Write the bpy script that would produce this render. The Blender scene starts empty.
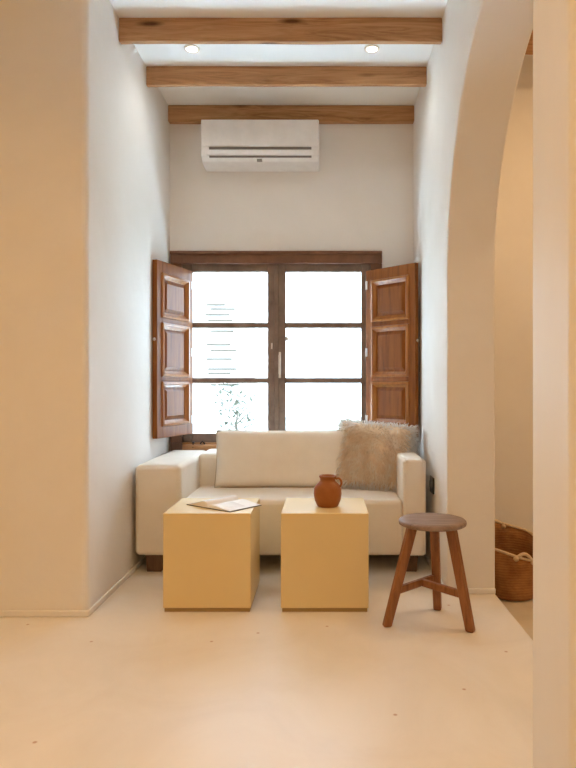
import bpy, bmesh, math, random
from mathutils import Vector, Matrix, noise
random.seed(7)
C = bpy.context.scene.collection
SC = bpy.context.scene
PI = math.pi

# ------------------------------------------------------------------ materials
def new_mat(name):
    m = bpy.data.materials.new(name); m.use_nodes = True
    nt = m.node_tree
    for n in list(nt.nodes): nt.nodes.remove(n)
    out = nt.nodes.new('ShaderNodeOutputMaterial')
    b = nt.nodes.new('ShaderNodeBsdfPrincipled')
    nt.links.new(b.outputs[0], out.inputs[0])
    return m, nt, b

def coords(nt, scale=(1, 1, 1), rot=(0, 0, 0)):
    tc = nt.nodes.new('ShaderNodeTexCoord'); mp = nt.nodes.new('ShaderNodeMapping')
    mp.inputs['Scale'].default_value = scale
    mp.inputs['Rotation'].default_value = rot
    nt.links.new(tc.outputs['Object'], mp.inputs[0])
    return mp.outputs[0]

def noise_tex(nt, vec, scale, detail=4, rough=0.55, dist=0.0):
    n = nt.nodes.new('ShaderNodeTexNoise')
    n.inputs['Scale'].default_value = scale
    n.inputs['Detail'].default_value = detail
    n.inputs['Roughness'].default_value = rough
    n.inputs['Distortion'].default_value = dist
    nt.links.new(vec, n.inputs['Vector'])
    return n.outputs[0]

def ramp(nt, fac, stops):
    r = nt.nodes.new('ShaderNodeValToRGB')
    e = r.color_ramp.elements
    while len(e) < len(stops): e.new(0.5)
    for i, (p, c) in enumerate(stops):
        e[i].position = p; e[i].color = (c[0], c[1], c[2], 1)
    nt.links.new(fac, r.inputs[0])
    return r.outputs[0]

def bump(nt, b, height, strength=0.2, dist=0.01):
    n = nt.nodes.new('ShaderNodeBump')
    n.inputs['Strength'].default_value = strength
    n.inputs['Distance'].default_value = dist
    nt.links.new(height, n.inputs['Height'])
    nt.links.new(n.outputs[0], b.inputs['Normal'])

def mottled(name, c1, c2, scale=2.0, rough=0.6, bstr=0.12, bscale=18, spec=0.4, stretch=(1, 1, 1)):
    m, nt, b = new_mat(name)
    v = coords(nt, stretch)
    f = noise_tex(nt, v, scale, 6, 0.6, 0.4)
    nt.links.new(ramp(nt, f, [(0.3, c1), (0.7, c2)]), b.inputs['Base Color'])
    b.inputs['Roughness'].default_value = rough
    b.inputs['Specular IOR Level'].default_value = spec
    if bstr: bump(nt, b, noise_tex(nt, v, bscale, 5), bstr, 0.01)
    return m

def wood(name, dark, mid, light, stretch, scale=6, rough=0.5, dist=1.2, spec=0.4, knots=0.0):
    m, nt, b = new_mat(name)
    v = coords(nt, stretch)
    f = noise_tex(nt, v, scale, 8, 0.62, dist)
    col = ramp(nt, f, [(0.28, dark), (0.48, mid), (0.72, light)])
    if knots:
        v2 = coords(nt, tuple(0.35 * s + 0.6 for s in stretch))
        vo = nt.nodes.new('ShaderNodeTexVoronoi'); vo.inputs['Scale'].default_value = knots
        nt.links.new(v2, vo.inputs['Vector'])
        kf = ramp(nt, vo.outputs['Distance'], [(0.05, (1, 1, 1)), (0.16, (0, 0, 0))])
        mx = nt.nodes.new('ShaderNodeMix'); mx.data_type = 'RGBA'
        nt.links.new(kf, mx.inputs[0]); nt.links.new(col, mx.inputs[6])
        mx.inputs[7].default_value = (dark[0] * .5, dark[1] * .45, dark[2] * .4, 1)
        col = mx.outputs[2]
    nt.links.new(col, b.inputs['Base Color'])
    b.inputs['Roughness'].default_value = rough
    b.inputs['Specular IOR Level'].default_value = spec
    bump(nt, b, f, 0.18, 0.004)
    return m

def plain(name, c, rough=0.5, metal=0.0, spec=0.5):
    m, nt, b = new_mat(name)
    v = coords(nt)
    f = noise_tex(nt, v, 12, 3)
    nt.links.new(ramp(nt, f, [(0.3, tuple(x * .96 for x in c)), (0.7, tuple(min(1, x * 1.04) for x in c))]), b.inputs['Base Color'])
    b.inputs['Roughness'].default_value = rough
    b.inputs['Metallic'].default_value = metal
    b.inputs['Specular IOR Level'].default_value = spec
    return m

def fabric(name, c1, c2, weave=350):
    m, nt, b = new_mat(name)
    v = coords(nt)
    f = noise_tex(nt, v, 9, 5)
    nt.links.new(ramp(nt, f, [(0.3, c1), (0.7, c2)]), b.inputs['Base Color'])
    b.inputs['Roughness'].default_value = 0.9
    b.inputs['Specular IOR Level'].default_value = 0.15
    b.inputs['Sheen Weight'].default_value = 0.15
    bump(nt, b, noise_tex(nt, v, weave, 2), 0.25, 0.003)
    return m

def emitter(name, c, s):
    m, nt, b = new_mat(name)
    b.inputs['Base Color'].default_value = (*c, 1)
    b.inputs['Emission Color'].default_value = (*c, 1)
    b.inputs['Emission Strength'].default_value = s
    return m

def floor_mat():
    m, nt, b = new_mat('microcement_floor')
    v = coords(nt)
    f = noise_tex(nt, v, 2.2, 7, 0.62, 0.8)
    col = ramp(nt, f, [(0.28, (0.73, 0.675, 0.59)), (0.5, (0.785, 0.735, 0.66)), (0.75, (0.83, 0.79, 0.725))])
    # a few small reddish chips, as on the real floor
    vo = nt.nodes.new('ShaderNodeTexVoronoi'); vo.inputs['Scale'].default_value = 1.9; vo.voronoi_dimensions = '2D'
    nt.links.new(v, vo.inputs['Vector'])
    kf = ramp(nt, vo.outputs['Distance'], [(0.008, (0.7, 0.7, 0.7)), (0.016, (0, 0, 0))])
    mx = nt.nodes.new('ShaderNodeMix'); mx.data_type = 'RGBA'
    nt.links.new(kf, mx.inputs[0]); nt.links.new(col, mx.inputs[6])
    mx.inputs[7].default_value = (0.42, 0.2, 0.1, 1)
    nt.links.new(mx.outputs[2], b.inputs['Base Color'])
    rr = ramp(nt, f, [(0.3, (0.29,) * 3), (0.7, (0.42,) * 3)])
    nt.links.new(rr, b.inputs['Roughness'])
    b.inputs['Specular IOR Level'].default_value = 0.4
    bump(nt, b, noise_tex(nt, v, 9, 5), 0.06, 0.01)
    return m

def glass_mat():
    m = bpy.data.materials.new('window_glass'); m.use_nodes = True
    nt = m.node_tree
    for n in list(nt.nodes): nt.nodes.remove(n)
    out = nt.nodes.new('ShaderNodeOutputMaterial')
    mix = nt.nodes.new('ShaderNodeMixShader'); lw = nt.nodes.new('ShaderNodeLayerWeight'); lw.inputs[0].default_value = 0.5
    pw = nt.nodes.new('ShaderNodeMath'); pw.operation = 'POWER'; pw.inputs[1].default_value = 5; nt.links.new(lw.outputs['Facing'], pw.inputs[0])
    fr = nt.nodes.new('ShaderNodeMath'); fr.operation = 'MULTIPLY_ADD'; fr.inputs[1].default_value = 0.9; fr.inputs[2].default_value = 0.04; nt.links.new(pw.outputs[0], fr.inputs[0])
    t = nt.nodes.new('ShaderNodeBsdfTransparent'); g = nt.nodes.new('ShaderNodeBsdfGlossy')
    t.inputs[0].default_value = (0.97, 0.98, 0.98, 1)
    g.inputs['Roughness'].default_value = 0.02
    nt.links.new(fr.outputs[0], mix.inputs[0]); nt.links.new(t.outputs[0], mix.inputs[1])
    nt.links.new(g.outputs[0], mix.inputs[2]); nt.links.new(mix.outputs[0], out.inputs[0])
    return m

PLASTER = mottled('lime_plaster', (0.785, 0.755, 0.715), (0.825, 0.80, 0.765), 2.5, 0.72, 0.14, 14, 0.25)
PIER = mottled('polished_plaster', (0.785, 0.755, 0.715), (0.825, 0.80, 0.765), 2.5, 0.55, 0.10, 9, 0.28, (1, 1, 0.35))
CEIL = mottled('ceiling_paint', (0.88, 0.90, 0.885), (0.91, 0.925, 0.91), 2.0, 0.7, 0.05)
FLOOR = floor_mat()
STONE = mottled('side_room_stone', (0.55, 0.47, 0.36), (0.68, 0.59, 0.46), 4, 0.6, 0.2)
BEAMW = wood('old_beam_wood', (0.22, 0.10, 0.045), (0.44, 0.235, 0.105), (0.58, 0.35, 0.18), (0.7, 7, 9), 2.6, 0.65, 1.6, 0.25, 2.2)
SHUTW = wood('shutter_wood', (0.15, 0.044, 0.007), (0.245, 0.079, 0.010), (0.32, 0.115, 0.017), (14, 14, 1.2), 2.5, 0.46, 0.6, 0.28)
FRAMEW = wood('window_frame_wood', (0.10, 0.04, 0.02), (0.165, 0.07, 0.032), (0.23, 0.105, 0.05), (2, 14, 2), 3, 0.42, 0.6, 0.5)
STOOLTOP = wood('stool_seat_wood', (0.13, 0.08, 0.055), (0.24, 0.16, 0.115), (0.34, 0.24, 0.18), (2, 14, 8), 3, 0.5, 1.0)
STOOLLEG = wood('stool_leg_wood', (0.15, 0.052, 0.015), (0.25, 0.095, 0.028), (0.34, 0.145, 0.048), (12, 12, 1.5), 3, 0.45, 0.8)
CUBE = mottled('cube_lacquer', (0.74, 0.575, 0.29), (0.77, 0.605, 0.31), 1.5, 0.5, 0.02, 30, 0.4)
PLINTH = plain('cube_plinth', (0.34, 0.22, 0.08), 0.6)
SOFA = fabric('sofa_linen', (0.78, 0.71, 0.61), (0.82, 0.755, 0.66))
CUSH = fabric('cushion_linen', (0.79, 0.71, 0.60), (0.83, 0.76, 0.65))
PIPING = fabric('cushion_piping', (0.52, 0.43, 0.33), (0.58, 0.49, 0.38))
SLEG = wood('sofa_leg_wood', (0.06, 0.03, 0.015), (0.12, 0.06, 0.03), (0.17, 0.09, 0.045), (8, 8, 2), 3)
FUR = mottled('fur', (0.82, 0.60, 0.38), (0.985, 0.93, 0.83), 16, 0.8, 0, 10, 0.2)
FURBASE = fabric('fur_backing', (0.88, 0.71, 0.52), (0.93, 0.79, 0.61))
CLAY = mottled('terracotta', (0.27, 0.085, 0.013), (0.35, 0.125, 0.024), 8, 0.55, 0.12, 40)
JUTE = None
ROPE = mottled('rope', (0.60, 0.44, 0.28), (0.72, 0.56, 0.38), 60, 0.85, 0.4, 160)
ACW = plain('ac_plastic', (0.87, 0.88, 0.89), 0.35)
ACL = plain('ac_louver_plastic', (0.90, 0.91, 0.92), 0.35)
DARK = plain('dark_slot', (0.20, 0.19, 0.18), 0.7)
GREYP = plain('grey_print', (0.28, 0.28, 0.28), 0.5)
BLACKP = plain('black_plastic', (0.012, 0.012, 0.012), 0.35)
METAL = plain('pale_metal', (0.70, 0.66, 0.60), 0.35, 0.6)
IRON = plain('dark_iron', (0.03, 0.028, 0.025), 0.5, 0.5)
PAPER = mottled('paper', (0.82, 0.80, 0.77), (0.87, 0.85, 0.82), 3, 0.6, 0)
PRINT = mottled('printed_paper', (0.62, 0.58, 0.54), (0.86, 0.84, 0.81), 9, 0.55, 0)
COVER = plain('book_cover', (0.03, 0.02, 0.015), 0.5)
LENS = emitter('lamp_lens', (1.0, 0.86, 0.66), 14)
RINGW = plain('white_ring', (0.82, 0.80, 0.76), 0.4)
GLASS = glass_mat()
WHITEWASH = mottled('whitewash', (0.66, 0.64, 0.61), (0.76, 0.74, 0.71), 1.5, 0.8, 0.3)
SLATE = plain('weathered_slat', (0.095, 0.075, 0.055), 0.8)
LEAF = mottled('leaf', (0.05, 0.052, 0.035), (0.10, 0.10, 0.07), 6, 0.6, 0)
BOUNCE = mottled('pale_bounce', (0.76, 0.83, 0.87), (0.82, 0.88, 0.92), 2, 0.9, 0.2)  # bluish white, for the added slab that lights the ceiling

EARTH = mottled('garden_earth', (0.06, 0.068, 0.056), (0.088, 0.092, 0.08), 2, 0.9, 0.3)
SASHW = wood('sash_wood_glare', (0.13, 0.085, 0.062), (0.21, 0.15, 0.115), (0.27, 0.20, 0.16), (2, 14, 2), 3, 0.42, 0.6, 0.5)  # greyer than the frame wood: glare from the panes put into the colour
SILLW = wood('sill_wood', (0.30, 0.14, 0.05), (0.44, 0.23, 0.10), (0.54, 0.31, 0.15), (1.5, 12, 12), 3, 0.4, 0.6)
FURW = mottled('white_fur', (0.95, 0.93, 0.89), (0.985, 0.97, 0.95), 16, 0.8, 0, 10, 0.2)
def translucent(m, k):
    nt = m.node_tree; out = [n for n in nt.nodes if n.type == 'OUTPUT_MATERIAL'][0]; b = [n for n in nt.nodes if n.type == 'BSDF_PRINCIPLED'][0]
    t = nt.nodes.new('ShaderNodeBsdfTranslucent'); mx = nt.nodes.new('ShaderNodeMixShader'); mx.inputs[0].default_value = k
    nt.links.new(b.inputs['Base Color'].links[0].from_socket, t.inputs[0])
    nt.links.new(b.outputs[0], mx.inputs[1]); nt.links.new(t.outputs[0], mx.inputs[2]); nt.links.new(mx.outputs[0], out.inputs[0])
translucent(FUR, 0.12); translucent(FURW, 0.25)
SHUTM = wood('moulding_wood_glint', (0.24, 0.082, 0.016), (0.36, 0.138, 0.028), (0.46, 0.20, 0.05), (14, 14, 1.2), 2.5, 0.3, 0.6, 0.5)  # lighter than the shutter wood: varnish highlights painted into the colour
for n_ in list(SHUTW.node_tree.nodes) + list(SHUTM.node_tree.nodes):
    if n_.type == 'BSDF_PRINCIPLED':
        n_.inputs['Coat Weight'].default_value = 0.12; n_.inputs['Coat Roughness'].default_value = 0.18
def jute():
    m, nt, b = new_mat('woven_jute')
    v = coords(nt)
    w = nt.nodes.new('ShaderNodeTexWave'); w.wave_type = 'BANDS'; w.bands_direction = 'Z'
    w.inputs['Scale'].default_value = 22; w.inputs['Distortion'].default_value = 2.5
    w.inputs['Detail'].default_value = 3; w.inputs['Detail Scale'].default_value = 3
    nt.links.new(v, w.inputs['Vector'])
    f = noise_tex(nt, v, 14, 5)
    mx = nt.nodes.new('ShaderNodeMath'); mx.operation = 'MULTIPLY_ADD'
    nt.links.new(w.outputs['Fac'], mx.inputs[0]); mx.inputs[1].default_value = 0.14
    nt.links.new(f, mx.inputs[2])
    nt.links.new(ramp(nt, mx.outputs[0], [(0.35, (0.24, 0.095, 0.022)), (0.75, (0.42, 0.19, 0.055))]), b.inputs['Base Color'])
    b.inputs['Roughness'].default_value = 0.85
    bump(nt, b, w.outputs['Fac'], 0.2, 0.006)
    return m
JUTE = jute()

# ------------------------------------------------------------------ mesh helpers
def link_mesh(name, bm, mat, parent=None, bevel=0.0, seg=3, smooth=True, ang=40, subsurf=0):
    bmesh.ops.recalc_face_normals(bm, faces=bm.faces)
    me = bpy.data.meshes.new(name); bm.to_mesh(me); bm.free()
    me.materials.append(mat)
    o = bpy.data.objects.new(name, me); C.objects.link(o)
    if parent is not None: o.parent = parent
    if smooth:
        for p in me.polygons: p.use_smooth = True
    if bevel:
        md = o.modifiers.new('bevel', 'BEVEL'); md.width = bevel; md.segments = seg
        md.limit_method = 'ANGLE'; md.angle_limit = math.radians(ang); md.harden_normals = True
    if subsurf:
        md = o.modifiers.new('sub', 'SUBSURF'); md.levels = subsurf; md.render_levels = subsurf
    return o

def flat(o):
    for p in o.data.polygons: p.use_smooth = False
    return o

def box(bm, x0, x1, y0, y1, z0, z1):
    vs = [bm.verts.new((x, y, z)) for z in (z0, z1) for y in (y0, y1) for x in (x0, x1)]
    for f in ((0, 2, 3, 1), (4, 5, 7, 6), (0, 1, 5, 4), (2, 6, 7, 3), (0, 4, 6, 2), (1, 3, 7, 5)):
        bm.faces.new([vs[i] for i in f])
    return vs

def B(*boxes):
    bm = bmesh.new()
    for b in boxes: box(bm, *b)
    return bm

def prism(poly, axis, a0, a1):
    """extrude a polygon; axis 'x': poly=(y,z), 'y': (x,z), 'z': (x,y)"""
    bm = bmesh.new()
    def pt(p, a):
        return {'x': (a, p[0], p[1]), 'y': (p[0], a, p[1]), 'z': (p[0], p[1], a)}[axis]
    A = [bm.verts.new(pt(p, a0)) for p in poly]
    Z = [bm.verts.new(pt(p, a1)) for p in poly]
    bm.faces.new(A); bm.faces.new(list(reversed(Z)))
    n = len(poly)
    for i in range(n):
        bm.faces.new((A[i], A[(i + 1) % n], Z[(i + 1) % n], Z[i]))
    return bm

def lathe(bm, prof, seg=48, center=(0, 0, 0), fn=None):
    cx, cy, cz = center; rings = []
    for j, (r, z) in enumerate(prof):
        if r < 1e-6:
            rings.append([bm.verts.new((cx, cy, cz + z))]); continue
        ring = []
        for i in range(seg):
            a = 2 * PI * i / seg
            p = Vector((r * math.cos(a), r * math.sin(a), z))
            if fn: p = fn(p, a, j)
            ring.append(bm.verts.new((cx + p.x, cy + p.y, cz + p.z)))
        rings.append(ring)
    for a, b in zip(rings[:-1], rings[1:]):
        for i in range(seg):
            k = (i + 1) % seg
            if len(a) == 1 and len(b) == 1: continue
            if len(a) == 1: bm.faces.new((a[0], b[i], b[k]))
            elif len(b) == 1: bm.faces.new((a[i], a[k], b[0]))
            else: bm.faces.new((a[i], a[k], b[k], b[i]))

def tube(bm, pts, r, seg=10, closed=False):
    pts = [Vector(p) for p in pts]; n = len(pts); rings = []
    rr = r if isinstance(r, (list, tuple)) else [r] * n
    up = Vector((0.13, 0.27, 0.95)).normalized()
    for i, p in enumerate(pts):
        a = pts[(i - 1) % n] if (closed or i > 0) else p
        b = pts[(i + 1) % n] if (closed or i < n - 1) else p
        t = (b - a).normalized()
        u = t.cross(up)
        if u.length < 1e-3: u = t.cross(Vector((1, 0, 0)))
        u.normalize(); w = t.cross(u)
        rings.append([bm.verts.new(p + rr[i] * (math.cos(2 * PI * k / seg) * u + math.sin(2 * PI * k / seg) * w)) for k in range(seg)])
    m = n if closed else n - 1
    for i in range(m):
        a, b = rings[i], rings[(i + 1) % n]
        for k in range(seg):
            bm.faces.new((a[k], a[(k + 1) % seg], b[(k + 1) % seg], b[k]))
    if not closed:
        bm.faces.new(rings[0]); bm.faces.new(list(reversed(rings[-1])))

def thing(name, label, cat, loc=(0, 0, 0), rot=(0, 0, 0), group=None):
    o = bpy.data.objects.new(name, None); C.objects.link(o)
    o.empty_display_size = 0.1
    o.location = loc; o.rotation_euler = rot
    o['label'] = label; o['category'] = cat
    if group: o['group'] = group
    return o

def tag(o, label, cat, group=None):
    o['label'] = label; o['category'] = cat
    if group: o['group'] = group
    return o

def struct(o):
    o['kind'] = 'structure'; return o

# ------------------------------------------------------------------ room shell
XL, XR, XA = -1.08, 0.614, 0.857          # alcove left wall, right wall, far side of the arch wall
YF, YB = 2.905, 4.45                        # front of the left wall block, back wall
H = 2.975                                  # ceiling
SF = -0.12                                 # sunken floor of the side room

def arc2(cx, cy, r, a0, a1, n=8):
    return [(cx + r * math.cos(a0 + (a1 - a0) * i / n), cy + r * math.sin(a0 + (a1 - a0) * i / n)) for i in range(n + 1)]

# floor
struct(link_mesh('floor', B((-3.4, XA, -2.8, 4.9, -0.2, 0.0), ), FLOOR, bevel=0.006, smooth=True))
struct(link_mesh('floor_side_room', B((XA, 2.9, 1.2, 4.6, -0.3, SF)), STONE, smooth=False))
# ceiling
struct(link_mesh('ceiling', B((-3.4, 2.9, -2.8, 4.9, H + 0.26, H + 0.45), (-3.4, XA, -2.8, 4.9, H, H + 0.26),
                              (XA, 2.9, -2.8, 1.6, H, H + 0.26)), CEIL, smooth=False))
# left wall block: front face and alcove side, softly rounded corner
r = 0.03
pl = [(-3.4, YF)] + arc2(XL - r, YF + r, r, -PI / 2, 0, 6) + [(XL, 4.9), (-3.4, 4.9)]
struct(link_mesh('wall_left', prism(pl, 'z', -0.1, H + 0.1), PLASTER, smooth=False))
# back wall with the window opening
WX0, WX1, WZ0, WZ1 = -1.07, 0.394, 0.575, 1.975
struct(link_mesh('wall_back', B((XL - .05, WX0, YB, 4.74, -0.1, H + .1), (WX1, XA, YB, 4.74, -0.1, H + .1),
                                (WX0, WX1, YB, 4.74, -0.1, WZ0), (WX0, WX1, YB, 4.74, WZ1, H + .1)), PLASTER, smooth=False))
# right wall with the big arch
AC_, AZ, AR = 2.25, 1.62, 0.97
YN = 1.69
arch = []
aN = math.acos((YN - AC_) / AR)
for i in range(41):
    a = aN * i / 40
    arch.append((AC_ + AR * math.cos(a), AZ + AR * math.sin(a)))
prof = [(YB + 0.2, -0.1), (YB + 0.2, H + 0.1), (1.50, H + 0.1), (1.50, -0.1), (YN, -0.1)] + list(reversed(arch)) + [(AC_ + AR, -0.1)]
struct(link_mesh('wall_right', prof and prism(prof, 'x', XR, XA), PLASTER, bevel=0.011, seg=4))
# near pier at the right edge of the view, rounded corners
PX0, PX1, PY0, PY1 = 0.547, 2.9, 1.42, 1.70
r = 0.02
pp = [(PX1, PY0), (PX1, PY1)] + arc2(PX0 + r, PY1 - r, r, PI / 2, PI, 6) + arc2(PX0 + r, PY0 + r, r, PI, 1.5 * PI, 6)
struct(link_mesh('wall_pier', prism(pp, 'z', -0.1, H + .1), PIER, smooth=False))
# the rest of the front room (behind the camera) and of the side room
struct(link_mesh('wall_front_left', B((-3.4, -3.2, -2.8, YF, -0.1, H + .1)), PLASTER, smooth=False))
struct(link_mesh('wall_front_back', B((-3.4, 2.9, -2.8, -2.6, -0.1, H + .1)), PLASTER, smooth=False))
struct(link_mesh('wall_front_right', B((1.35, 1.55, -2.6, PY0, -0.1, H + .1)), PLASTER, smooth=False))
struct(link_mesh('floor_front_right', B((XA, 1.55, -2.8, PY0 + .05, -0.2, 0.0)), FLOOR, smooth=False))
struct(link_mesh('wall_side_room_back', B((XA, 2.9, 4.25, 4.45, -0.3, 3.24)), PLASTER, smooth=False))
struct(link_mesh('wall_side_room_right', B((2.7, 2.9, 1.6, 4.3, -0.3, 3.24)), PLASTER, smooth=False))
struct(link_mesh('wall_side_room_lintel', B((XA, 2.9, 1.5, 1.7, H, 3.24)), PLASTER, smooth=False))

# plaster skirting
def skirt(name, pts, hgt=0.03, dep=0.012):
    bm = bmesh.new()
    for (x0, x1, y0, y1) in pts: box(bm, x0, x1, y0, y1, 0, hgt)
    struct(link_mesh(name, bm, PLASTER, bevel=0.006, seg=3))
skirt('baseboard_left', [(-3.2, XL + .012, YF - .012, YF), (XL, XL + .012, YF, YB)])
skirt('baseboard_right', [(XR - .012, XA, AC_ + AR - .012, AC_ + AR), (XR - .012, XR, AC_ + AR, YB)])

# ------------------------------------------------------------------ ceiling beams
def beam(y0, y1, z0, z1, x0, x1, label, seed, group='wooden ceiling beams of the alcove'):
    bm = bmesh.new()
    n = 26; rings = []
    for i in range(n + 1):
        x = x0 + (x1 - x0) * i / n
        ring = []
        for (y, z) in ((y0, z0), (y1, z0), (y1, z1), (y0, z1)):
            d = noise.noise(Vector((x * 1.7, y * 9 + seed, z * 9))) * 0.006
            e = noise.noise(Vector((x * 2.3 + 40, y * 9 + seed, z * 7))) * 0.006
            ring.append(bm.verts.new((x, y + d, z + (e if z == z0 else 0))))
        rings.append(ring)
    for a, b in zip(rings[:-1], rings[1:]):
        for k in range(4): bm.faces.new((a[k], a[(k + 1) % 4], b[(k + 1) % 4], b[k]))
    bm.faces.new(rings[0]); bm.faces.new(list(reversed(rings[-1])))
    ctr = Vector(((x0 + x1) / 2 + {0: .9, 5: -.08, 11: .5}.get(seed, 0), (y0 + y1) / 2, z0))
    bmesh.ops.translate(bm, verts=bm.verts, vec=-ctr)
    o = link_mesh('ceiling_beam', bm, BEAMW, bevel=0.006, seg=2, ang=50)
    o.location = ctr
    return tag(o, label, 'beam', group)
beam(3.35, 3.385, 2.85, H, XL, XR, 'front wooden ceiling beam nearest the viewer with two spotlights behind it', 0)
beam(3.86, 3.895, 2.862, H, XL, XR, 'middle wooden ceiling beam between the front and back ones', 5)
beam(4.40, 4.45, 2.862, H, XL, XR, 'rear wooden ceiling beam against the back wall above the air conditioner', 11)
beam(3.75, 3.95, 3.085, 3.24, XA, 2.7, 'dark wooden beam seen high through the arch in the side room', 21, None)

# recessed spotlights
def spot(x, label):
    t = thing('ceiling_spotlight', label, 'ceiling light', (x, 3.66, H), (0, 0, 0), 'recessed ceiling spotlights')
    bm = bmesh.new(); lathe(bm, [(0.030, 0.0), (0.046, 0.0), (0.046, -0.004), (0.040, -0.008), (0.030, -0.006), (0.030, 0.0)], 32)
    link_mesh('trim_ring', bm, RINGW, t)
    bm = bmesh.new(); lathe(bm, [(0, -0.001), (0.029, -0.001), (0.029, -0.006), (0.02, -0.010), (0, -0.012)], 32)
    link_mesh('lens', bm, LENS, t)
    l = bpy.data.lights.new('spot_lamp', 'SPOT'); l.energy = 7.8; l.spot_size = math.radians(150); l.spot_blend = 1.0
    l.color = (1.0, 0.94, 0.84); l.shadow_soft_size = 0.045
    lo = bpy.data.objects.new('spot_lamp', l); C.objects.link(lo); lo.location = (x, 3.66, H - 0.03)
spot((192 - 325) * 3.66 / 640, 'small lit recessed spotlight on the left, behind the front beam')
spot((372 - 325) * 3.66 / 640, 'small lit recessed spotlight on the right, behind the front beam')

# ------------------------------------------------------------------ window
win = bpy.data.objects.new('window_1', None); C.objects.link(win); struct(win)
fy0, fy1 = 4.42, 4.54
struct(link_mesh('window_frame', B((WX0, WX1, fy0, fy1, WZ1 - .085, WZ1), (WX0, WX1, fy0, fy1, WZ0, WZ0 + .075),
                 (WX0, WX0 + .08, fy0, fy1, WZ0 + .075, WZ1 - .085), (WX1 - .08, WX1, fy0, fy1, WZ0 + .075, WZ1 - .085)),
                 FRAMEW, win, bevel=0.005))
struct(link_mesh('frame_cornice', B((WX0, WX1, fy0 - .014, fy0 + .002, WZ1 - .022, WZ1)), FRAMEW, win, bevel=0.004))
struct(link_mesh('window_sill', B((WX0 + .09, WX1 - .09, 4.385, 4.452, .60, .640)), SILLW, win, bevel=0.006))
struct(link_mesh('sill_apron', B((WX0 + .085, WX1 - .085, 4.41, 4.421, .634, .655)), SILLW, win, bevel=0.003))
sy0, sy1 = 4.455, 4.505
def sash(x0, x1, z0, z1, gx0, gx1, gz0, gz1):
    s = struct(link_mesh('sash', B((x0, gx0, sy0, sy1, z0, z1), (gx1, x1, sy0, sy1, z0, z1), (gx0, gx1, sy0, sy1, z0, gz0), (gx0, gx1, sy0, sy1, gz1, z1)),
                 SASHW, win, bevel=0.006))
    for py in (325.5, 380.5):
        zc = 1.05 + (385 - py) * 4.48 / 640
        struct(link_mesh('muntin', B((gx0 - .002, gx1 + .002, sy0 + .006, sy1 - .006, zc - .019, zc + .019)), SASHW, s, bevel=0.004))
    bm = B((gx0 - .004, gx1 + .004, 4.478, 4.482, gz0 - .004, gz1 + .004))
    struct(link_mesh('pane', bm, GLASS, s, smooth=False))
    return s
GZ0, GZ1 = 0.712, 1.838
s1 = sash(-0.99, -0.3385, 0.65, 1.892, -0.926, -0.400, GZ0, GZ1)
s2 = sash(-0.3365, 0.314, 0.65, 1.892, -0.274, 0.252, GZ0, GZ1)
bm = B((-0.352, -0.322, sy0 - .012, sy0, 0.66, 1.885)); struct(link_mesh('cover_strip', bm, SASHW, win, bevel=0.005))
def zp(py, d): return 1.05 + (385 - py) * d / 640
bm = bmesh.new(); lathe(bm, [(0, 0), (.012, 0), (.012, .012), (.016, .02), (.012, .032), (0, .034)], 16)
bmesh.ops.rotate(bm, verts=bm.verts, cent=(0, 0, 0), matrix=Matrix.Rotation(PI / 2, 3, 'X'))
bmesh.ops.translate(bm, verts=bm.verts, vec=(-0.262, sy0, zp(339, 4.45)))
struct(link_mesh('handle', bm, METAL, s2))
bm = bmesh.new()
box(bm, -0.322, -0.306, sy0 - .012, sy0, zp(378, 4.45), zp(352, 4.45)); box(bm, -0.320, -0.308, sy0 - .034, sy0 - .012, zp(362, 4.45), zp(356, 4.45))
box(bm, -0.322, -0.306, sy0 - .046, sy0 - .034, zp(374, 4.45), zp(355, 4.45))
struct(link_mesh('handle', bm, METAL, s2, bevel=0.003))
bm = bmesh.new(); box(bm, -0.375, -0.365, sy0 - .012, sy0, zp(349, 4.45), zp(343, 4.45))
struct(link_mesh('latch', bm, METAL, s1, bevel=0.002))
bm = bmesh.new()
tube(bm, [(-0.905, fy0 - .004, 0.655), (-0.905, fy0 - .03, 0.655), (-0.905, fy0 - .03, 0.62)], 0.007)
tube(bm, [(-0.855, fy0 + .001, 0.64), (-0.855, fy0 - .022, 0.65), (-0.84, fy0 - .03, 0.665), (-0.83, fy0 - .022, 0.65), (-0.83, fy0 + .001, 0.64)], 0.005)
struct(link_mesh('hook', bm, IRON, win))

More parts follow.
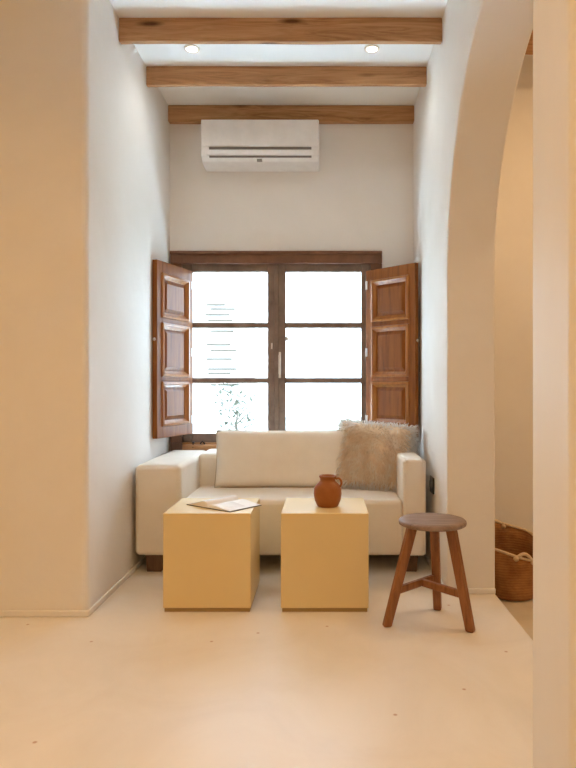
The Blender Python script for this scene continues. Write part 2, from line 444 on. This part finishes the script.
# shutters
def shutter(hinge, free, label, face):
    """face: +1 when the panelled side shown to the room is local +y, -1 otherwise (both sides are panelled)"""
    hx, hy = hinge; fx, fy = free
    w = math.hypot(fx - hx, fy - hy); a = math.atan2(fy - hy, fx - hx)
    z0, z1 = 0.715, 1.832; h = z1 - z0
    t = thing('window_shutter', label, 'shutter', (hx, hy, z0), (0, 0, a), 'interior wooden window shutters')
    th = 0.017; st = 0.064
    rails = [(0, .085), (h / 3 - .028, h / 3 + .028), (2 * h / 3 - .028, 2 * h / 3 + .028), (h - .085, h)]
    bm = B((0, st, -th, th, 0, h), (w - st, w, -th, th, 0, h))
    for (a0, a1) in rails: box(bm, st, w - st, -th, th, a0, a1)
    link_mesh('shutter_frame', bm, SHUTW, t, bevel=0.003, seg=2)
    for k in range(3):
        p0, p1 = rails[k][1], rails[k + 1][0]
        x0, x1 = st, w - st
        bm = bmesh.new()
        for s in (-1, 1):
            L = [(0.0, 0.004), (0.028, 0.004), (0.050, 0.016)]
            rings = []
            for (ins, yy) in L:
                rings.append([bm.verts.new((x, s * yy, z)) for (x, z) in ((x0 + ins, p0 + ins), (x1 - ins, p0 + ins), (x1 - ins, p1 - ins), (x0 + ins, p1 - ins))])
            for A_, B_ in zip(rings[:-1], rings[1:]):
                for i in range(4): bm.faces.new((A_[i], A_[(i + 1) % 4], B_[(i + 1) % 4], B_[i]))
            bm.faces.new(rings[-1])
        p = link_mesh('panel', bm, SHUTW, t, bevel=0.0015, seg=2, ang=15)
        bm = bmesh.new()
        for s in (-1, 1):
            # moulding profile swept round the panel opening
            P = [(-.014, .0168), (-.010, .027), (.003, .029), (.012, .018), (.024, .008), (.024, .003)]
            rings = []
            for (ins, yy) in P:
                rings.append([bm.verts.new((x, s * yy, z)) for (x, z) in ((x0 + ins, p0 + ins), (x1 - ins, p0 + ins), (x1 - ins, p1 - ins), (x0 + ins, p1 - ins))])
            for A_, B_ in zip(rings[:-1], rings[1:]):
                for i in range(4): bm.faces.new((A_[i], A_[(i + 1) % 4], B_[(i + 1) % 4], B_[i]))
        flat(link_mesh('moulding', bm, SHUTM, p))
    for zz in (0.1, h / 2, h - 0.1):
        bm = bmesh.new(); tube(bm, [(-.006, 0, zz - .035), (-.006, 0, zz + .035)], 0.007, 12)
        box(bm, -.004, .016, face * th - (.001 if face > 0 else .002), face * th + (.002 if face > 0 else .001), zz - .028, zz + .028)
        link_mesh('hinge', bm, METAL, t, bevel=0.001, seg=1)
    bm = bmesh.new(); lathe(bm, [(0, 0), (.006, 0), (.006, .003), (.011, .007), (.009, .013), (0, .015)], 16)
    bmesh.ops.rotate(bm, verts=bm.verts, cent=(0, 0, 0), matrix=Matrix.Rotation(PI / 2, 3, 'Y'))
    bmesh.ops.translate(bm, verts=bm.verts, vec=(w - .002, 0, h * 0.555))
    link_mesh('knob', bm, METAL, t)
    return t
shutter((-0.925, 4.40), (-1.060, 3.985), 'panelled wooden shutter folded open at the left side of the window', 1)
shutter((0.292, 4.40), (0.588, 4.09), 'panelled wooden shutter folded open at the right side behind the fluffy pillow', -1)

# ------------------------------------------------------------------ air conditioner
t = thing('air_conditioner', 'white wall-mounted air conditioner under the rear ceiling beam', 'air conditioner', (-0.432, YB, 2.532))
aw = 0.392
prof = [(0, 0), (-.10, 0), (-.165, .012), (-.195, .04), (-.20, .07), (-.205, .11), (-.205, .262), (-.195, .280), (-.17, .286), (0, .286)]
link_mesh('casing', prism(prof, 'x', -aw, aw), ACW, t, bevel=0.006, seg=3, ang=30)
link_mesh('front_panel', B((-aw + .004, aw - .004, -.213, -.203, .100, .276)), ACW, t, bevel=0.004)
for (z0, z1, y, nm) in ((.080, .097, -.2065, 'air_slot'), (.032, .043, -.196, 'air_slot')):
    link_mesh(nm, B((-aw + .055, aw - .05, y, y + .03, z0, z1)), DARK, t, smooth=False)
bm = prism([(-.2065, .080), (-.214, .074), (-.211, .050), (-.199, .043), (-.19, .05), (-.19, .08)], 'x', -aw + .04, aw - .035)
link_mesh('louver', bm, ACL, t, bevel=0.003, ang=25)
bm = B((-.022, .012, -.183, -.150, .012, .026)); link_mesh('emblem', bm, GREYP, t, smooth=False)

# ------------------------------------------------------------------ sofa
def rbox(x0, x1, y0, y1, z0, z1, wob=0.0, n=6, seed=0):
    """box subdivided with a slight cushion bulge"""
    bm = B((x0, x1, y0, y1, z0, z1))
    if wob:
        bmesh.ops.subdivide_edges(bm, edges=bm.edges, cuts=n, use_grid_fill=True)
        c = Vector(((x0 + x1) / 2, (y0 + y1) / 2, (z0 + z1) / 2)); hs = Vector(((x1 - x0) / 2, (y1 - y0) / 2, (z1 - z0) / 2))
        for v in bm.verts:
            d = v.co - c; u = Vector((d.x / hs.x, d.y / hs.y, d.z / hs.z))
            for i in range(3):
                if abs(abs(u[i]) - 1) < 1e-4:
                    j, k = (i + 1) % 3, (i + 2) % 3
                    v.co[i] += math.copysign(wob * (1 - u[j] ** 2) * (1 - u[k] ** 2), u[i])
    return bm
sofa = thing('sofa', 'cream linen sofa filling the alcove beneath the window', 'sofa', (-0.24, 3.95, 0))
ox, oy = 0.24, -3.95
def S(x0, x1, y0, y1, z0, z1): return (x0 + ox, x1 + ox, y0 + oy, y1 + oy, z0, z1)
link_mesh('base', B(S(-1.05, 0.555, 3.60, 4.38, 0.098, 0.2)), SOFA, sofa, bevel=0.015)
link_mesh('seat', rbox(*S(-0.803, 0.435, 3.552, 4.12, 0.10, 0.412), wob=0.008), SOFA, sofa, bevel=0.03, seg=4, ang=50)
link_mesh('arm', rbox(*S(-1.058, -0.80, 3.55, 4.40, 0.10, 0.605), wob=0.006), SOFA, sofa, bevel=0.03, seg=4, ang=50)
link_mesh('arm', rbox(*S(0.432, 0.562, 3.55, 4.40, 0.10, 0.635), wob=0.005), SOFA, sofa, bevel=0.03, seg=4, ang=50)
link_mesh('backrest', rbox(*S(-0.81, 0.44, 4.06, 4.40, 0.2, 0.615), wob=0.006), SOFA, sofa, bevel=0.035, seg=4, ang=50)
for (lx, ly) in ((-0.96, 3.63), (0.475, 3.63), (-0.96, 4.28), (0.475, 4.28)):
    bm = bmesh.new(); lx += ox; ly += oy
    vs = box(bm, lx - .05, lx + .05, ly - .04, ly + .04, 0, .102)
    for v in vs:
        if v.co.z < .05: v.co.x = lx + (v.co.x - lx) * .82; v.co.y = ly + (v.co.y - ly) * .82
    link_mesh('leg', bm, SLEG, sofa, bevel=0.004)

# cushions ---------------------------------------------------------
def pillow_bm(w, h, t, n=26, corner=0.10, px=3.2):
    """pillow lying in the local xz plane, centred, thickness along y"""
    bm = bmesh.new(); F = {}
    def shape(u, v):
        k = (1 - abs(u) ** px) * (1 - abs(v) ** px)
        return max(k, 0) ** 0.42
    for s in (-1, 1):
        for i in range(n + 1):
            for j in range(n + 1):
                u, v = -1 + 2 * i / n, -1 + 2 * j / n
                if (i in (0, n) or j in (0, n)) and s == 1: F[(s, i, j)] = F[(-1, i, j)]; continue
                pin_x = 1 - corner * (1 - abs(v) ** 2) * 0.35 * abs(u)
                pin_z = 1 - corner * (1 - abs(u) ** 2) * 0.35 * abs(v)
                wv = noise.noise(Vector((u * 2.1, v * 2.1, s * 3))) * .006 * (1 - u * u) * (1 - v * v)
                F[(s, i, j)] = bm.verts.new((u * w / 2 * pin_x, s * t / 2 * shape(u, v) + wv, v * h / 2 * pin_z))
    for s in (-1, 1):
        for i in range(n):
            for j in range(n):
                bm.faces.new((F[(s, i, j)], F[(s, i + 1, j)], F[(s, i + 1, j + 1)], F[(s, i, j + 1)]))
    edge = [F[(-1, i, 0)].co.copy() for i in range(n)] + [F[(-1, n, j)].co.copy() for j in range(n)] + \
           [F[(-1, n - i, n)].co.copy() for i in range(n)] + [F[(-1, 0, n - j)].co.copy() for j in range(n)]
    return bm, edge
tl = math.radians(-13)
cu = thing('back_cushion', 'long beige cushion leaning on the sofa back beside the fluffy pillow', 'cushion', (-0.255, 3.955, 0.416), (tl, 0, 0))
bm, edge = pillow_bm(0.855, 0.355, 0.15, 26, 0.05, 6)
bmesh.ops.translate(bm, verts=bm.verts, vec=(0, 0, .178))
link_mesh('cover', bm, CUSH, cu)
bm = bmesh.new(); tube(bm, [e + Vector((0, 0, .178)) for e in edge], 0.0045, 6, True)
link_mesh('piping', bm, PIPING, cu)

fp = thing('fluffy_pillow', 'shaggy tan and white fur throw pillow in the right corner of the sofa', 'pillow',
           (0.275, 3.895, 0.412), (math.radians(-22), math.radians(5), math.radians(-10)))
bm, edge = pillow_bm(0.465, 0.425, 0.17, 22, 0.16, 3)
bmesh.ops.translate(bm, verts=bm.verts, vec=(0, 0, .214))
bm.normal_update()
samples = []
bmesh.ops.recalc_face_normals(bm, faces=bm.faces)
for f in bm.faces:
    vs = [v.co.copy() for v in f.verts]
    samples.append((f.calc_area(), vs, f.normal.copy(), f.calc_center_median()))
link_mesh('cover', bm, FURBASE, fp)
rnd = random.Random(3)
bm = bmesh.new()
tot = sum(s[0] for s in samples)
bw = bmesh.new()
def strand(bm, p, d, L, rr):
    d = d.normalized(); u = d.cross(Vector((.3, .2, .9))).normalized(); w = d.cross(u)
    side = (u * rnd.uniform(-1, 1) + w * rnd.uniform(-1, 1)) * .35
    rows = []
    for k, (s, q) in enumerate(((0, 1), (.55, .8))):
        c = p + d * L * s + side * L * s * s + Vector((0, 0, -1)) * L * s * s * .35
        rows.append([bm.verts.new(c + q * rr * (math.cos(2 * PI * i / 3) * u + math.sin(2 * PI * i / 3) * w)) for i in range(3)])
    tip = bm.verts.new(p + d * L + side * L + Vector((0, 0, -1)) * L * .5)
    for i in range(3):
        j = (i + 1) % 3
        bm.faces.new((rows[0][i], rows[0][j], rows[1][j], rows[1][i])); bm.faces.new((rows[1][i], rows[1][j], tip))
for (ar, vs, nrm, cen) in samples:
    dens = 5200
    cnt = ar / tot * dens
    n = int(cnt) + (1 if rnd.random() < cnt - int(cnt) else 0)
    for _ in range(n):
        a, b = rnd.random(), rnd.random()
        p = (vs[0] * (1 - a) + vs[1] * a) * (1 - b) + (vs[3] * (1 - a) + vs[2] * a) * b
        out = Vector((p.x, 0, p.z - .214)); e = max(abs(p.x) / .228, abs(p.z - .214) / .213)
        d = nrm * .30 + out.normalized() * (0.25 + .7 * max(0, e - .7) / .3) + Vector((noise.noise(p * 14) * .9, noise.noise(p * 14 + Vector((9, 9, 9))) * .4, -.45 + noise.noise(p * 14 + Vector((5, 2, 7))) * .9))
        if e > .93 : d = out.normalized() + nrm * .4 + Vector((rnd.uniform(-.5, .5), rnd.uniform(-.3, .3), rnd.uniform(-.4, .4)))
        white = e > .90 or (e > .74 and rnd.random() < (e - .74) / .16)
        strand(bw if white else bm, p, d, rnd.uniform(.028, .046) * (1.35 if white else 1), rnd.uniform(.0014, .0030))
link_mesh('fur', bm, FUR, fp)
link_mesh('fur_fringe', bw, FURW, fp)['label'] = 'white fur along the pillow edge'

# ------------------------------------------------------------------ cube tables
def cube_table(xc, label):
    t = thing('cube_table', label, 'table', (xc, 3.16, 0), (0, 0, 0), 'ochre cube side tables')
    link_mesh('box_body', B((-.203, .203, -.203, .203, .018, .457)), CUBE, t, bevel=0.004)
    link_mesh('plinth', B((-.197, .197, -.197, .197, 0, .019)), PLINTH, t, smooth=False)
    return t
cube_table(-0.546, 'ochre cube table carrying the open book, left of the other')
cube_table(-0.001, 'ochre cube table carrying the clay jar, right of the other')

# ------------------------------------------------------------------ open book
bk = thing('open_book', 'open book lying face up on the left cube table', 'book', (-0.498, 3.155, 0.457), (0, 0, math.radians(-37.5)))
BW, BL = 0.150, 0.208
def page_z(u, side):   # u 0 spine .. 1 fore edge
    return 0.006 + 0.016 * math.sin(PI * min(1, u * 1.05) ** 0.55) * (1.0 if side > 0 else 1.9) * (1 - u * .55)
for side, mt in ((-1, PAPER), (1, PAPER)):
    bm = bmesh.new(); n = 14; top = []; bot = []
    for i in range(n + 1):
        u = i / n
        x = side * u * BW
        top.append([bm.verts.new((x, y, page_z(u, side))) for y in (-BL / 2, BL / 2)])
        bot.append([bm.verts.new((x, y, 0.0035)) for y in (-BL / 2, BL / 2)])
    for i in range(n):
        bm.faces.new((top[i][0], top[i + 1][0], top[i + 1][1], top[i][1]))
        bm.faces.new((bot[i][0], bot[i][1], bot[i + 1][1], bot[i + 1][0]))
        for k in (0, 1): bm.faces.new((top[i][k], bot[i][k], bot[i + 1][k], top[i + 1][k]))
    bm.faces.new((top[n][0], bot[n][0], bot[n][1], top[n][1])); bm.faces.new((top[0][0], top[0][1], bot[0][1], bot[0][0]))
    pg = link_mesh('page_block', bm, PAPER, bk, bevel=0.0006, seg=1, ang=60)
    # printed picture block lying on the page
    bm = bmesh.new(); rows = []
    for i in range(9):
        u = .18 + .68 * i / 8
        rows.append([bm.verts.new((side * u * BW, y, page_z(u, side) + .0006)) for y in ((-.07, .02) if side > 0 else (-.08, .08))])
    for a, b in zip(rows[:-1], rows[1:]): bm.faces.new((a[0], b[0], b[1], a[1]))
    link_mesh('printed_area', bm, PRINT, pg)
link_mesh('cover', B((-BW - .004, BW + .004, -BL / 2 - .003, BL / 2 + .003, 0.0003, 0.0034)), COVER, bk, bevel=0.001, seg=1)

# ------------------------------------------------------------------ clay jar
jar = thing('clay_jar', 'small terracotta jar with one ear handle on the right cube table', 'jar', (0.013, 3.13, 0.457))
bm = bmesh.new()
lathe(bm, [(0, 0), (.046, 0), (.052, .006), (.063, .03), (.0685, .06), (.066, .088), (.055, .108), (.043, .119), (.037, .126), (.037, .136),
           (.042, .144), (.042, .150), (.038, .152), (.033, .147), (.031, .134), (.034, .122), (.05, .1), (.06, .06), (.05, .015), (0, .01)], 48)
link_mesh('body', bm, CLAY, jar)
bm = bmesh.new()
hp = []
for i in range(15):
    a = math.radians(115 - 235 * i / 14)
    hp.append((.050 + .017 * math.cos(a), -.012, .117 + .022 * math.sin(a)))
tube(bm, [(.036, -.008, .14)] + hp + [(.05, -.012, .098)], 0.0055, 10)
link_mesh('handle', bm, CLAY, jar)

# ------------------------------------------------------------------ stool
st = thing('round_stool', 'three-legged wooden stool standing beside the right cube table', 'stool', (0.475, 2.83, 0))
bm = bmesh.new()
lathe(bm, [(0, .433), (.140, .433), (.147, .437), (.149, .445), (.147, .452), (.141, .457), (.11, .4555), (0, .454)], 56)
link_mesh('seat', bm, STOOLTOP, st)
feet = [(-.206, -.045), (.145, -.105), (.052, .165)]
tops = [(-.092, -.022), (.072, -.050), (.022, .085)]
def legpos(i, z):
    k = z / .432
    return Vector((feet[i][0] + (tops[i][0] - feet[i][0]) * k, feet[i][1] + (tops[i][1] - feet[i][1]) * k, z))
def bar(bm, a, b, w0, t0, w1, t1, up=Vector((0, 0, 1))):
    d = (b - a).normalized(); s = d.cross(up).normalized(); u = s.cross(d)
    V = []
    for (p, w, t_) in ((a, w0, t0), (b, w1, t1)):
        V.append([bm.verts.new(p + s * sx * w / 2 + u * sz * t_ / 2) for (sx, sz) in ((-1, -1), (1, -1), (1, 1), (-1, 1))])
    for i in range(4): bm.faces.new((V[0][i], V[0][(i + 1) % 4], V[1][(i + 1) % 4], V[1][i]))
    bm.faces.new(V[0]); bm.faces.new(list(reversed(V[1])))
for i in range(3):
    bm = bmesh.new()
    a, b = legpos(i, 0.0), legpos(i, .436)
    out = Vector((feet[i][0], feet[i][1], 0)).normalized()
    d = (b - a).normalized(); s = d.cross(out).normalized()
    V = []
    for (p, q) in ((a, .0185), (b, .021)):
        ring = []
        for (sx, sz) in ((-1, -1), (1, -1), (1, 1), (-1, 1)):
            v = p + s * sx * q + out * sz * q
            v.z = p.z
            ring.append(bm.verts.new(v))
        V.append(ring)
    for k in range(4): bm.faces.new((V[0][k], V[0][(k + 1) % 4], V[1][(k + 1) % 4], V[1][k]))
    bm.faces.new(V[0]); bm.faces.new(list(reversed(V[1])))
    link_mesh('leg', bm, STOOLLEG, st, bevel=0.008, seg=3, ang=30)
bm = bmesh.new(); A_, B_ = legpos(0, .152), legpos(2, .160); bar(bm, A_, B_, .022, .032, .022, .032)
link_mesh('stretcher', bm, STOOLLEG, st, bevel=0.005)
bm = bmesh.new(); mid = A_.lerp(B_, .62); bar(bm, mid, legpos(1, .150), .022, .032, .022, .032)
link_mesh('stretcher', bm, STOOLLEG, st, bevel=0.005)

# ------------------------------------------------------------------ basket in the side room
bs = thing('jute_basket', 'floppy brown woven basket with rope handles on the side room floor', 'basket', (1.04, 3.60, SF))
def rimz(a):   # higher at the back (+y)
    return 0.298 + 0.062 * math.sin(a) - 0.022 * math.cos(a) + 0.012 * math.sin(3 * a + 1)
def wob(p, a, j):
    k = p.z
    f = 1 + 0.03 * math.sin(3 * a + k * 14) + 0.02 * math.sin(7 * a + k * 25) * min(1, k * 8)
    z = p.z / .31 * rimz(a)
    return Vector((p.x * f, p.y * f, z))
bm = bmesh.new()
KB = .86
prof = [(0, 0), (.15, 0), (.172, .008), (.185, .035), (.178, .06), (.188, .085), (.181, .105), (.190, .14), (.193, .2), (.195, .26), (.196, .31),
        (.190, .312), (.187, .26), (.184, .2), (.180, .1), (.17, .03), (0, .02)]
lathe(bm, [(r_ * KB, z_) for r_, z_ in prof], 72, fn=wob)
link_mesh('body', bm, JUTE, bs)
bm = bmesh.new()
pts = []
for i in range(72):
    a = 2 * PI * i / 72
    p = wob(Vector((.194 * KB * math.cos(a), .194 * KB * math.sin(a), .313)), a, 0); pts.append(p)
tube(bm, pts, .0075, 8, True)
link_mesh('rim', bm, ROPE, bs)
def handle(a0, a1, rise, lean):
    P0 = wob(Vector((.197 * KB * math.cos(a0), .197 * KB * math.sin(a0), .30)), a0, 0); P1 = wob(Vector((.197 * KB * math.cos(a1), .197 * KB * math.sin(a1), .30)), a1, 0)
    bm = bmesh.new(); pts = []
    for i in range(17):
        k = i / 16; p = P0.lerp(P1, k)
        p = p + Vector((lean[0], lean[1], 0)) * math.sin(PI * k) + Vector((0, 0, rise * math.sin(PI * k)))
        pts.append(p)
    tube(bm, pts, .009, 8)
    for P in (P0, P1):
        q = bmesh.ops.create_icosphere(bm, subdivisions=2, radius=.016, matrix=Matrix.Translation(P))
    link_mesh('handle', bm, ROPE, bs)
handle(math.radians(-95), math.radians(-62), .035, (0, -.006))
handle(math.radians(86), math.radians(112), .02, (0, .012))

# ------------------------------------------------------------------ wall socket
so = thing('wall_socket', 'black electrical socket low on the right alcove wall beside the sofa arm', 'socket', (XR, 3.64, 0.482))
link_mesh('plate', B((-.010, 0, -.055, .055, -.046, .046)), BLACKP, so, bevel=0.004)
for yy in (-.026, .026):
    bm = bmesh.new(); lathe(bm, [(0, 0), (.017, 0), (.021, .002), (.021, .004), (0, .004)], 24)
    bmesh.ops.rotate(bm, verts=bm.verts, cent=(0, 0, 0), matrix=Matrix.Rotation(-PI / 2, 3, 'Y'))
    bmesh.ops.translate(bm, verts=bm.verts, vec=(-.010, yy, 0))
    link_mesh('outlet', bm, DARK, so)

# ------------------------------------------------------------------ outside the window
struct(link_mesh('ground_outside', B((-14, 14, 4.74, 26, -0.6, -0.26)), EARTH, smooth=False))
struct(link_mesh('floor_bounce_slab', B((-3.2, 2.4, 4.74, 6.35, -0.4, -0.2)), BOUNCE, smooth=False))  # invented terrace, added to bounce sunlight up onto the alcove ceiling
nb = thing('whitewashed_house', 'sunlit whitewashed house wall with slatted opening seen through the left panes', 'house', (-2.3, 9.0, -0.26))
link_mesh('house_wall', B((-2.4, 1.32, 0, 2.5, 0, 2.55)), WHITEWASH, nb, bevel=0.02)
link_mesh('slat_shutter', B((.62, 1.12, -.02, 0, .95, 2.5)), WHITEWASH, nb, smooth=False)
for i, (zz, x0, x1) in enumerate(((2.42, .64, .9), (2.36, .7, 1.04), (2.28, .62, .96), (2.2, .66, 1.0), (2.12, .66, 1.08), (2.05, .7, 1.02), (1.86, .64, .98), (1.78, .7, 1.06), (1.66, .64, 1.0), (1.52, .66, 1.06), (1.46, .66, .98), (1.30, .7, 1.1))):
    link_mesh('slat', B((x0, x1, -.045, -.02, zz, zz + .028)), SLATE, nb, smooth=False)
sh = thing('garden_shrub', 'small leafy shrub outside behind the lower left window pane', 'shrub', (-1.12, 8.2, -0.26))
bm = bmesh.new(); tube(bm, [(0, 0, 0), (.02, .01, .4), (-.02, 0, .8), (.03, .0, 1.1)], [.03, .025, .018, .008], 8)
for k in range(9):
    a = rnd.uniform(0, 2 * PI); z = rnd.uniform(.55, 1.0)
    tube(bm, [(0, 0, z), (.1 * math.cos(a), .1 * math.sin(a), z + .1), (.2 * math.cos(a), .2 * math.sin(a), z + .15)], [.008, .006, .004], 6)
link_mesh('stem', bm, SLATE, sh)
bm = bmesh.new()
for k in range(260):
    a = rnd.uniform(0, 2 * PI); rr = .28 * math.sqrt(rnd.random()); z = rnd.uniform(.55, 1.32)
    p = Vector((rr * math.cos(a), rr * math.sin(a), z)); d = Vector((rnd.uniform(-1, 1), rnd.uniform(-1, 1), rnd.uniform(-.5, 1))).normalized()
    u = d.cross(Vector((0, .3, 1))).normalized() * .022; L = .085
    w = d.cross(u).normalized() * .004
    vs = [bm.verts.new(q) for q in (p, p + d * L * .5 + u + w, p + d * L, p + d * L * .5 - u + w)]
    bm.faces.new(vs)
link_mesh('foliage', bm, LEAF, sh)

# ------------------------------------------------------------------ light
w = bpy.data.worlds.new('overcast_sky'); SC.world = w; w.use_nodes = True
bg = w.node_tree.nodes['Background']
bg.inputs[0].default_value = (0.78, 1.0, 1.22, 1); bg.inputs[1].default_value = 8.3
def area(name, loc, size, energy, color, rot=(0, 0, 0), shape='DISK', sy=None, spread=180):
    l = bpy.data.lights.new(name, 'AREA'); l.shape = shape; l.size = size
    if sy: l.size_y = sy
    l.energy = energy; l.color = color; l.spread = math.radians(spread)
    o = bpy.data.objects.new(name, l); C.objects.link(o); o.location = loc; o.rotation_euler = rot
    return o
p = area('window_portal', (-0.34, 4.60, 1.28), 1.42, 1, (1, 1, 1), (-PI / 2, 0, 0), 'RECTANGLE', 1.36)
p.data.cycles.is_portal = True
sun = bpy.data.lights.new('sun', 'SUN'); sun.energy = 84; sun.angle = math.radians(1); sun.color = (0.69, 0.93, 1.13)
so_ = bpy.data.objects.new('sun', sun); C.objects.link(so_); so_.rotation_euler = (math.radians(-4), math.radians(40), 0)
WARM = (1.0, 0.60, 0.26)
for (x, y) in ((-2.3, -1.2), (-0.7, -1.2), (0.7, -1.2), (-2.2, 1.2), (-0.75, 1.3), (-0.25, 0.5)):
    area('ceiling_lamp', (x, y, H - 0.01), 0.32, 7.6, WARM, spread=150)
area('side_room_lamp', (1.75, 2.95, 3.2), 0.3, 19, (1.0, 0.64, 0.32))

# ------------------------------------------------------------------ camera
cam = bpy.data.cameras.new('camera'); cam.sensor_fit = 'HORIZONTAL'; cam.sensor_width = 36; cam.lens = 40.0
cam.shift_x = -37 / 576; cam.shift_y = 1 / 576
co = bpy.data.objects.new('camera', cam); C.objects.link(co); co.location = (0, 0, 1.05); co.rotation_euler = (PI / 2, 0, 0)
SC.camera = co
SC.view_settings.view_transform = 'Standard'; SC.view_settings.look = 'None'
SC.view_settings.gamma = 1; SC.view_settings.use_curve_mapping = False
SC.view_settings.exposure = 0.0
SC.cycles.max_bounces = 14; SC.cycles.diffuse_bounces = 8; SC.cycles.transparent_max_bounces = 12
SC.cycles.sample_clamp_indirect = 0
